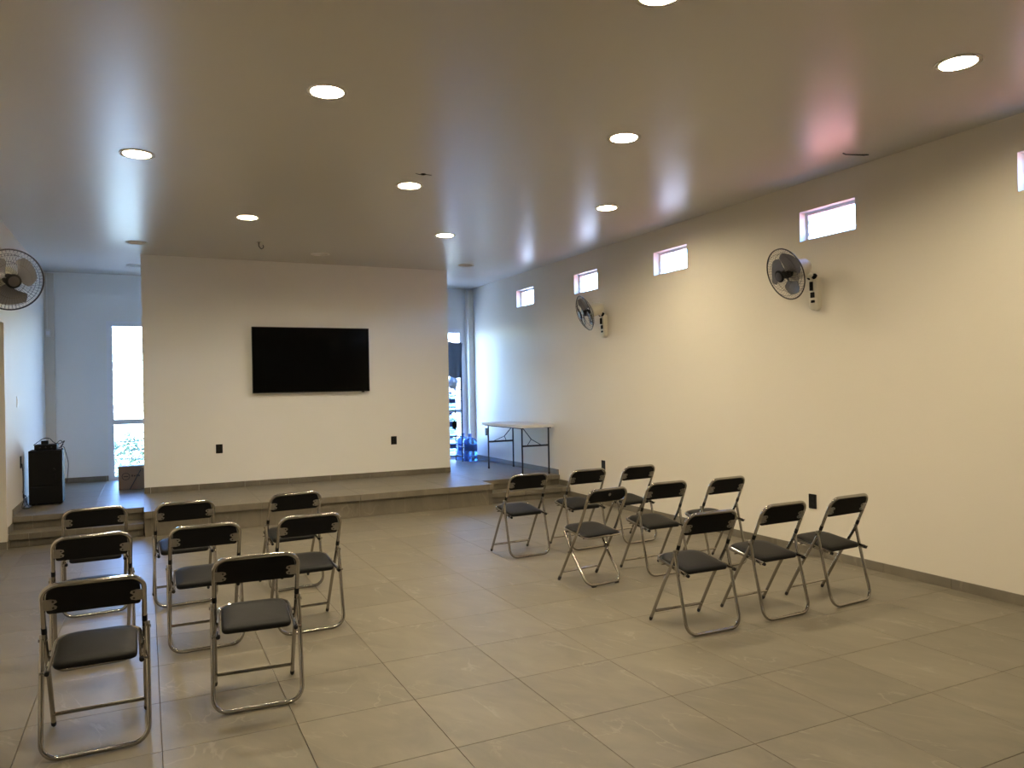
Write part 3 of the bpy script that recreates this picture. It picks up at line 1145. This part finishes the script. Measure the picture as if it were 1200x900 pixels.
# ------------------------------------------------------------------ bits on the ceiling
t = empty('ceiling_hook', (1.303, 9.87, ZC))
MB().lathe([(.035, -.004), (.035, 0), (.02, 0), (.02, -.004)], 16, cap=False).build('cover_ring', 'white_plastic', t, True)
MB().tube(fillet([(0, 0, .01), (0, 0, -.05), (.03, 0, -.09), (.06, 0, -.06), (.05, .01, -.03)], .02, 4), .005, 6).build('hook', 'dark_steel', t, True)
tag(t, 'small metal hook hanging from the ceiling before the stage wall', 'hook')
t = empty('ceiling_hook', (2.205, 6.25, ZC))
MB().lathe([(.022, -.005), (.022, 0), (.01, .0), (.01, -.005)], 14, cap=False).build('cover_ring', 'dark_steel', t, True)
MB().tube([(-.07, .0, -.002), (-.02, .01, -.006), (.02, -.01, -.006), (.075, .0, -.002)], .0022, 5).build('wire', 'dark_steel', t, True)
tag(t, 'small dark ceiling hook beside the middle downlight', 'hook')
t = MB().tube([(5.17, 4.385, ZC - .004), (5.20, 4.38, ZC - .012), (5.37, 4.345, ZC - .008), (5.41, 4.335, ZC - .002)], .005, 6).build('loose_wire', 'cable', None, True)
tag(t, 'short black wire end on the ceiling near the right wall', 'wire')

# ------------------------------------------------------------------ folding table on the stage
tx0, tx1, ty0, ty1 = 5.02, 5.572, 10.07, 11.56
tz = 1.045
t = empty('folding_table', ((tx0 + tx1) / 2, (ty0 + ty1) / 2, ZS))
L_, W_ = (ty1 - ty0), (tx1 - tx0)
hh = tz - ZS
m = MB()
m.prism(rrect(-W_ / 2, -L_ / 2, W_ / 2, L_ / 2, .03, 4), hh - .038, hh, Matrix.Identity(4))
m.build('tabletop', 'table_plastic', t)
MB().box(-W_ / 2 + .03, -L_ / 2 + .05, hh - .055, -W_ / 2 + .05, L_ / 2 - .05, hh - .036).build('apron_rail', 'dark_steel', t)
MB().box(W_ / 2 - .05, -L_ / 2 + .05, hh - .055, W_ / 2 - .03, L_ / 2 - .05, hh - .036).build('apron_rail', 'dark_steel', t)
for e, yy in ((-1, -L_ / 2 + .10), (1, L_ / 2 - .15)):
    xs = .225
    for s in (-1, 1):
        lg = MB().tube([(s * xs, yy, 0.012), (s * xs, yy, hh - .05)], .0125, 8).build('leg', 'dark_steel', t, True)
        MB().tube([(s * xs, yy, 0), (s * xs, yy, .03)], .0155, 8).build('foot_tip', 'rubber', lg, True)
    MB().tube([(-xs, yy, .44), (xs, yy, .44)], .014, 8).build('crossbar', 'dark_steel', t, True)
    b = MB()
    b.tube([(-.14, yy, .445), (0, yy - e * .14, .53)], .006, 6)
    b.tube([(.10, yy, .445), (0, yy - e * .14, .53)], .006, 6)
    b.tube([(0, yy - e * .14, .53), (0, yy - e * .46, hh - .045)], .0075, 6)
    b.build('brace', 'dark_steel', t, True)
tag(t, 'white folding table with thin dark legs standing against the right wall', 'table')

# ------------------------------------------------------------------ audio cabinet and amplifier, left bay
sx0, sx1 = -1.285, -.932
t = empty('audio_cabinet', ((sx0 + sx1) / 2, 11.0, ZS))
w = (sx1 - sx0) / 2
MB().rbox(-w, -.20, .015, w, .10, .665, .006, 2).build('body', 'black_plastic', t)
MB().rbox(-w + .015, -.207, .24, w - .015, -.198, .645, .004, 1).build('upper_panel', 'black_vinyl', t)
MB().rbox(-w + .015, -.207, .03, w - .015, -.198, .228, .004, 1).build('lower_panel', 'black_vinyl', t)
MB().lathe([(.014, 0), (.014, .018), (.010, .022)], 14, Matrix.Translation((.09, -.206, .43)) @ Matrix.Rotation(R(90), 4, 'X')).build('knob', 'black_vinyl', t, True)
MB().rbox(.07, -.214, .32, .11, -.205, .38, .003, 1).build('latch', 'black_plastic', t)
for sx in (-1, 1):
    for sy in (-1, 1):
        MB().lathe([(.018, 0), (.02, .016)], 12, Matrix.Translation((sx * (w - .035), sy * .07 - .05, 0))).build('foot', 'rubber', t)
tag(t, 'black audio cabinet standing on the stage beside the left wall', 'cabinet')
t = empty('amplifier', (-1.11, 10.97, ZS + .665))
MB().rbox(-.12, -.11, .006, .12, .10, .068, .004, 1).build('body', 'black_plastic', t)
MB().rbox(-.11, -.114, .014, .11, -.108, .06, .002, 1).build('front_panel', 'black_vinyl', t)
for dx in (-.06, 0, .06):
    MB().lathe([(.009, 0), (.009, .012), (.006, .014)], 10, Matrix.Translation((dx, -.113, .036)) @ Matrix.Rotation(R(90), 4, 'X')).build('knob', 'dark_steel', t, True)
for sx in (-1, 1):
    MB().box(sx * .09 - .012, -.09, 0, sx * .09 + .012, .08, .007).build('foot', 'rubber', t)
tag(t, 'flat black amplifier lying on top of the audio cabinet', 'amplifier')
t = empty('microphone_receiver', (-1.13, 10.97, ZS + .733))
MB().rbox(-.035, -.03, 0, .04, .03, .045, .004, 1).build('body', 'black_plastic', t)
MB().tube([(.03, .02, .04), (.035, .022, .075)], .0025, 5).build('antenna', 'cable', t, True)
tag(t, 'small black box among the cables on the amplifier', 'receiver')


def wiggle(pts, r, label, name='audio_cable'):
    P = [Vector(p) for p in pts]
    out = []
    for i in range(len(P) - 1):      # catmull-rom
        p0, p1, p2, p3 = P[max(0, i - 1)], P[i], P[i + 1], P[min(len(P) - 1, i + 2)]
        for k in range(7):
            u = k / 7
            out.append(.5 * ((2 * p1) + (-p0 + p2) * u + (2 * p0 - 5 * p1 + 4 * p2 - p3) * u * u + (-p0 + 3 * p1 - 3 * p2 + p3) * u ** 3))
    out.append(P[-1])
    return tag(MB().tube(out, r, 6).build(name, 'cable', None, True), label, 'cable')


zt = ZS + .665
wiggle([(-1.25, 10.98, zt + .06), (-1.20, 10.95, zt + .10), (-1.15, 11.0, zt + .135), (-1.08, 10.96, zt + .14), (-1.03, 10.98, zt + .085), (-.97, 10.95, zt + .07), (-.92, 10.99, zt + .10), (-.96, 11.0, zt + .03), (-.94, 10.96, zt + .008)], .0045, 'tangled black cable looping over the amplifier')
wiggle([(-1.0, 10.93, zt + .075), (-.96, 10.95, zt + .11), (-.93, 10.92, zt + .06), (-.97, 10.9, zt + .02), (-.93, 10.98, zt + .03), (-.908, 11.0, zt - .05), (-.885, 11.02, zt - .18), (-.893, 11.03, zt - .32), (-.905, 11.04, zt - .42)], .004, 'thin black cable hanging down the right side of the cabinet')
wiggle([(XL + .012, 10.68, ZS + .53), (XL + .02, 10.69, ZS + .40), (XL + .018, 10.7, ZS + .2), (-1.325, 10.68, ZS + .12), (-1.30, 10.66, ZS + .15), (-1.29, 10.68, ZS + .05), (-1.32, 10.63, ZS + .008), (-1.27, 10.66, ZS + .006), (-1.24, 10.72, ZS + .006), (-1.26, 10.79, ZS + .006)], .005, 'black power cable drooping from the left socket to the floor')
wiggle([(XL + .014, 10.70, ZS + .20), (-1.32, 10.66, ZS + .10), (-1.335, 10.62, ZS + .02), (-1.30, 10.58, ZS + .006), (-1.26, 10.62, ZS + .006), (-1.28, 10.68, ZS + .03), (-1.31, 10.70, ZS + .10), (-1.325, 10.72, ZS + .16)], .0045, 'coil of black cable on the stage floor beside the cabinet')

# ------------------------------------------------------------------ cardboard box behind the stage wall
bx0, bx1, by0, by1, bh = -.354, .10, 11.89, 12.20, .318
t = empty('cardboard_box', ((bx0 + bx1) / 2, (by0 + by1) / 2, ZS))
w, d = (bx1 - bx0) / 2, (by1 - by0) / 2
m = MB()
m.box(-w, -d, 0, w, -d + .006, bh).box(-w, d - .006, 0, w, d, bh).box(-w, -d + .006, 0, -w + .006, d - .006, bh).box(w - .006, -d + .006, 0, w, d - .006, bh).box(-w, -d, 0, w, d, .006)
m.build('body', 'cardboard', t)
for s in (-1, 1):
    MB().prism([(-w, s * d), (w, s * d), (w, s * .004), (-w, s * .004)], bh, bh + .005, Matrix.Identity(4)).build('flap', 'cardboard', t)
MB().box(-w, -.03, bh + .0055, w, .03, bh + .0065).build('packing_tape', 'tape', t)
pr = MB()
ring = 22
for k in range(ring):
    a0, a1 = 2 * PI * k / ring, 2 * PI * (k + 1) / ring
    cxx, czz = -.135, .185
    pr.add([(cxx + r_ * math.cos(a), -d - .0012, czz + r_ * math.sin(a)) for (r_, a) in ((.052, a0), (.043, a0), (.043, a1), (.052, a1))], [(0, 1, 2, 3)])
pr.add([(-.165, -d - .0012, .178), (-.105, -d - .0012, .178), (-.105, -d - .0012, .190), (-.165, -d - .0012, .190)], [(0, 1, 2, 3)])
for k, x in enumerate((-.065, -.035, -.005, .02)):
    pr.add([(x, -d - .0012, .178), (x + .02, -d - .0012, .178), (x + .02, -d - .0012, .205 - .006 * (k % 2)), (x, -d - .0012, .205 - .006 * (k % 2))], [(0, 1, 2, 3)])
pr.build('printed_mark', 'cardboard_print', t)
tag(t, 'brown cardboard box with round printed mark, half hidden behind the stage wall', 'box')
t = MB().tube([(-.215, 11.83, ZS + .006), (-.15, 11.85, ZS + .13), (-.075, 11.878, ZS + .27)], .006, 6).build('metal_rod', 'dark_steel', None, True)
tag(t, 'thin dark rod leaning against the cardboard box', 'rod')

# ------------------------------------------------------------------ water jugs and rack, right bay


def make_jug():
    t = empty('water_jug')
    pr = [(.115, 0), (.130, .012), (.134, .03), (.134, .085), (.128, .095), (.134, .105), (.134, .175), (.128, .185), (.134, .195), (.134, .265), (.128, .275), (.134, .285), (.134, .335), (.128, .365), (.105, .398), (.065, .422), (.036, .432), (.030, .445), (.030, .478)]
    MB().lathe(pr, 28).build('body', 'jug_plastic', t, True, 50)
    MB().lathe([(.034, .448), (.034, .486), (.028, .492)], 20).build('cap', 'jug_cap', t, True)
    mb_ = MB()
    sg = 14
    for k in range(sg):
        a0, a1 = R(-150 + 120 * k / sg), R(-150 + 120 * (k + 1) / sg)
        mb_.add([(.1365 * math.cos(a0), .1365 * math.sin(a0), .185), (.1365 * math.cos(a1), .1365 * math.sin(a1), .185), (.1365 * math.cos(a1), .1365 * math.sin(a1), .305), (.1365 * math.cos(a0), .1365 * math.sin(a0), .305)], [(0, 1, 2, 3)])
    mb_.build('label_print', 'jug_label', t)
    return t


jug = make_jug()
jug.location = (5.318, 12.80, ZS)
tag(jug, 'clear blue water jug standing on the stage floor in the right corner', 'water jug', 'water jugs')
j2 = copy_tree(jug)
j2.location = (5.296, 13.08, ZS)
tag(j2, 'blue water jug on the floor behind the front jug, beside the rack', 'water jug', 'water jugs')
rx0, rx1, ry0, ry1 = 4.52, 5.14, 12.72, 13.04
rz = 2.16
t = empty('jug_rack', ((rx0 + rx1) / 2, (ry0 + ry1) / 2, ZS))
w, d = (rx1 - rx0) / 2, (ry1 - ry0) / 2
for sx in (-1, 1):
    for sy in (-1, 1):
        MB().tube([(sx * w, sy * d, 0), (sx * w, sy * d, rz)], .011, 8).build('post', 'dark_steel', t, True)
levels = (.10, .46, .92, 1.30)
for z in levels:
    m = MB()
    m.tube([(-w, -d, z), (w, -d, z)], .008, 6).tube([(-w, d, z), (w, d, z)], .008, 6)
    m.tube([(-w, -d, z), (-w, d, z)], .008, 6).tube([(w, -d, z), (w, d, z)], .008, 6)
    for k in range(1, 5):
        y = -d + 2 * d * k / 5
        m.tube([(-w, y, z), (w, y, z)], .005, 6)
    m.build('shelf', 'dark_steel', t, True)
for z in (.27, .70, 1.10, rz - .02):
    m = MB()
    m.tube([(w, -d, z), (w, d, z)], .006, 6).tube([(-w, -d, z), (-w, d, z)], .006, 6).tube([(-w, d, z), (w, d, z)], .006, 6)
    m.build('rail', 'dark_steel', t, True)
MB().tube([(-w, -d, rz - .02), (w, -d, rz - .02)], .008, 6).build('top_rail', 'dark_steel', t, True)
tag(t, 'black metal rack of bottles beside the right back window', 'rack')
for k, (z, lab) in enumerate(((.115, 'blue water jug on the lowest shelf of the black rack'), (.475, 'blue water jug on the second shelf of the black rack'), (.935, 'blue water jug on the upper shelf of the black rack'))):
    j = copy_tree(jug)
    sc = .30 / .49 if z == .475 + 9 else 1
    j.location = (4.985, 12.88, ZS + z)
    if k == 1:
        j.scale = (.85, .85, .85)
    elif k == 2:
        j.scale = (.68, .68, .68)
    else:
        j.scale = (.68, .68, .68)
    tag(j, lab, 'water jug', 'water jugs')
# dark blue cloth hung over the top rail
m = MB()
nu, nv = 26, 10
vs_, fs = [], []
for side in (0, 1):
    for iv in range(nv):
        fv = iv / (nv - 1)
        for iu in range(nu):
            fu = iu / (nu - 1)
            x = 4.56 + (.605 - .05 * fv) * fu
            y = 12.700 - .012 * (1 + math.sin(fu * 23 + 2 * fv)) * fv + (.006 if side else 0)
            vs_.append((x, y, ZS + rz - .01 - .62 * fv - .02 * math.sin(fu * 9)))
n_ = nu * nv
for iv in range(nv - 1):
    for iu in range(nu - 1):
        a = iv * nu + iu
        fs += [(a, a + 1, a + nu + 1, a + nu), (n_ + a + nu, n_ + a + nu + 1, n_ + a + 1, n_ + a)]
edge = list(range(nu)) + [iv * nu + nu - 1 for iv in range(1, nv)] + [(nv - 1) * nu + i for i in range(nu - 2, -1, -1)] + [iv * nu for iv in range(nv - 2, 0, -1)]
for i in range(len(edge)):
    a, b = edge[i], edge[(i + 1) % len(edge)]
    fs.append((a, b, n_ + b, n_ + a))
m.add(vs_, fs)
tag(m.build('hanging_cloth', 'blue_cloth', None, True), 'dark blue cloth hanging from the top of the black rack', 'cloth')


def bag(name, loc, sx, sy, sz, m, label, seed):
    rnd = random.Random(seed)
    bm = bmesh.new()
    bmesh.ops.create_icosphere(bm, subdivisions=3, radius=1)
    ph = [rnd.uniform(0, 6.28) for _ in range(6)]
    for v in bm.verts:
        p = v.co
        k = 1 + .10 * math.sin(5 * p.x + ph[0] + 3 * p.z) + .08 * math.sin(7 * p.y + ph[1]) + .07 * math.sin(9 * p.z + ph[2] + 4 * p.x)
        pinch = 1 - .45 * max(0, p.z - .5)
        v.co = Vector((p.x * k * sx * pinch, p.y * k * sy * pinch, p.z * k * sz + (.25 * sz if p.z > .9 else 0)))
    o = MB().addbm(bm).build(name, m, None, True, 60)
    o.location = loc
    return tag(o, label, 'bag', 'bags on the rack')


bag('plastic_bag', (5.03, 12.87, ZS + 1.43), .085, .10, .12, 'pale_bag', 'pale plastic bag on the top shelf of the rack under the cloth', 3)
bag('plastic_bag', (4.78, 12.88, ZS + 1.425), .08, .09, .10, 'blue_bag', 'crumpled blue plastic bag on the top shelf of the rack', 5)
bag('plastic_bag', (4.975, 12.68, ZS + .66), .045, .03, .075, 'black_vinyl', 'small black bag hanging at the edge of the rack', 9)

# ------------------------------------------------------------------ outside
struct(MB().box(-40, -30, -.35, 45, 60, -.25).build('ground_outside', 'lawn'), 'lawn outside the hall')
struct(MB().box(-5, YB + TH, -.25, 9, YB + 4.0, -.10).build('patio', 'paving'), 'pale paved strip outside the back windows')
struct(MB().box(XR + TH, -6, -.25, 9, 10.0, -.12).build('yard', 'terracotta'), 'red tiled yard outside the right-hand windows')
o = MB().box(9.0, -4, -.3, 9.3, 11.0, 3.55).box(8.95, -4, 3.55, 9.35, 11.0, 3.62).build('garden_wall', 'pink_render')
struct(o, 'red rendered wall outside the right-hand windows')
o = MB().box(9.0, 11.1, -.3, 9.3, 24, 3.45).box(8.95, 11.1, 3.45, 9.35, 24, 3.52).build('garden_wall', 'pale_render')
struct(o, 'pale rendered wall outside the far right-hand windows')


def bush(loc, rx, rz_, m, label, seed, n=520):
    rnd = random.Random(seed)
    t = empty('bush', loc)
    mbx = MB()
    for i in range(n):
        a, b = rnd.uniform(0, 2 * PI), math.acos(rnd.uniform(-.25, 1))
        r = rnd.uniform(.7, 1.0) * (1 + .18 * math.sin(3 * a + seed) + .12 * math.sin(5 * b + seed))
        p = Vector((rx * r * math.sin(b) * math.cos(a), rx * r * math.sin(b) * math.sin(a), rz_ * .45 + rz_ * .55 * r * math.cos(b)))
        d = Vector((rnd.uniform(-1, 1), rnd.uniform(-1, 1), rnd.uniform(-.4, 1))).normalized()
        s = d.cross(Vector((rnd.uniform(-1, 1), rnd.uniform(-1, 1), rnd.uniform(-1, 1)))).normalized()
        L = rnd.uniform(.06, .11) * (.6 + rx)
        mbx.add([p, p + d * L * .5 + s * L * .28, p + d * L, p + d * L * .5 - s * L * .28], [(0, 1, 2, 3)])
    mbx.build('foliage', m, t)
    st = MB()
    for k in range(5):
        a = 2 * PI * k / 5 + seed
        st.tube([(.03 * math.cos(a), .03 * math.sin(a), 0), (.35 * rx * math.cos(a), .35 * rx * math.sin(a), rz_ * .6)], [.02, .008], 5)
    st.build('stems', 'bark', t)
    return tag(t, label, 'bush', 'bushes outside the back windows')


ZG = -.25
for k, (x, y, rx, rz_, m, lab) in enumerate([
        (-.95, 17.0, .5, .75, 'leaf_pale', 'pale green bush seen through the lower left of the left window'),
        (-.30, 18.9, .60, .95, 'leaf', 'green bush seen through the middle of the left window'),
        (.45, 20.2, .40, 1.35, 'leaf', 'taller green bush seen at the right side of the left window'),
        (-1.9, 19.5, .8, 1.0, 'leaf_pale', 'broad pale bush outside, left of the left window'),
        (.9, 17.6, .6, .8, 'leaf_pale', 'pale bush outside hidden mostly by the stage wall'),
        (6.6, 18.5, .8, 1.1, 'leaf', 'green bush outside the right back window')]):
    bush((x, y, ZG), rx, rz_, m, lab, k + 1)
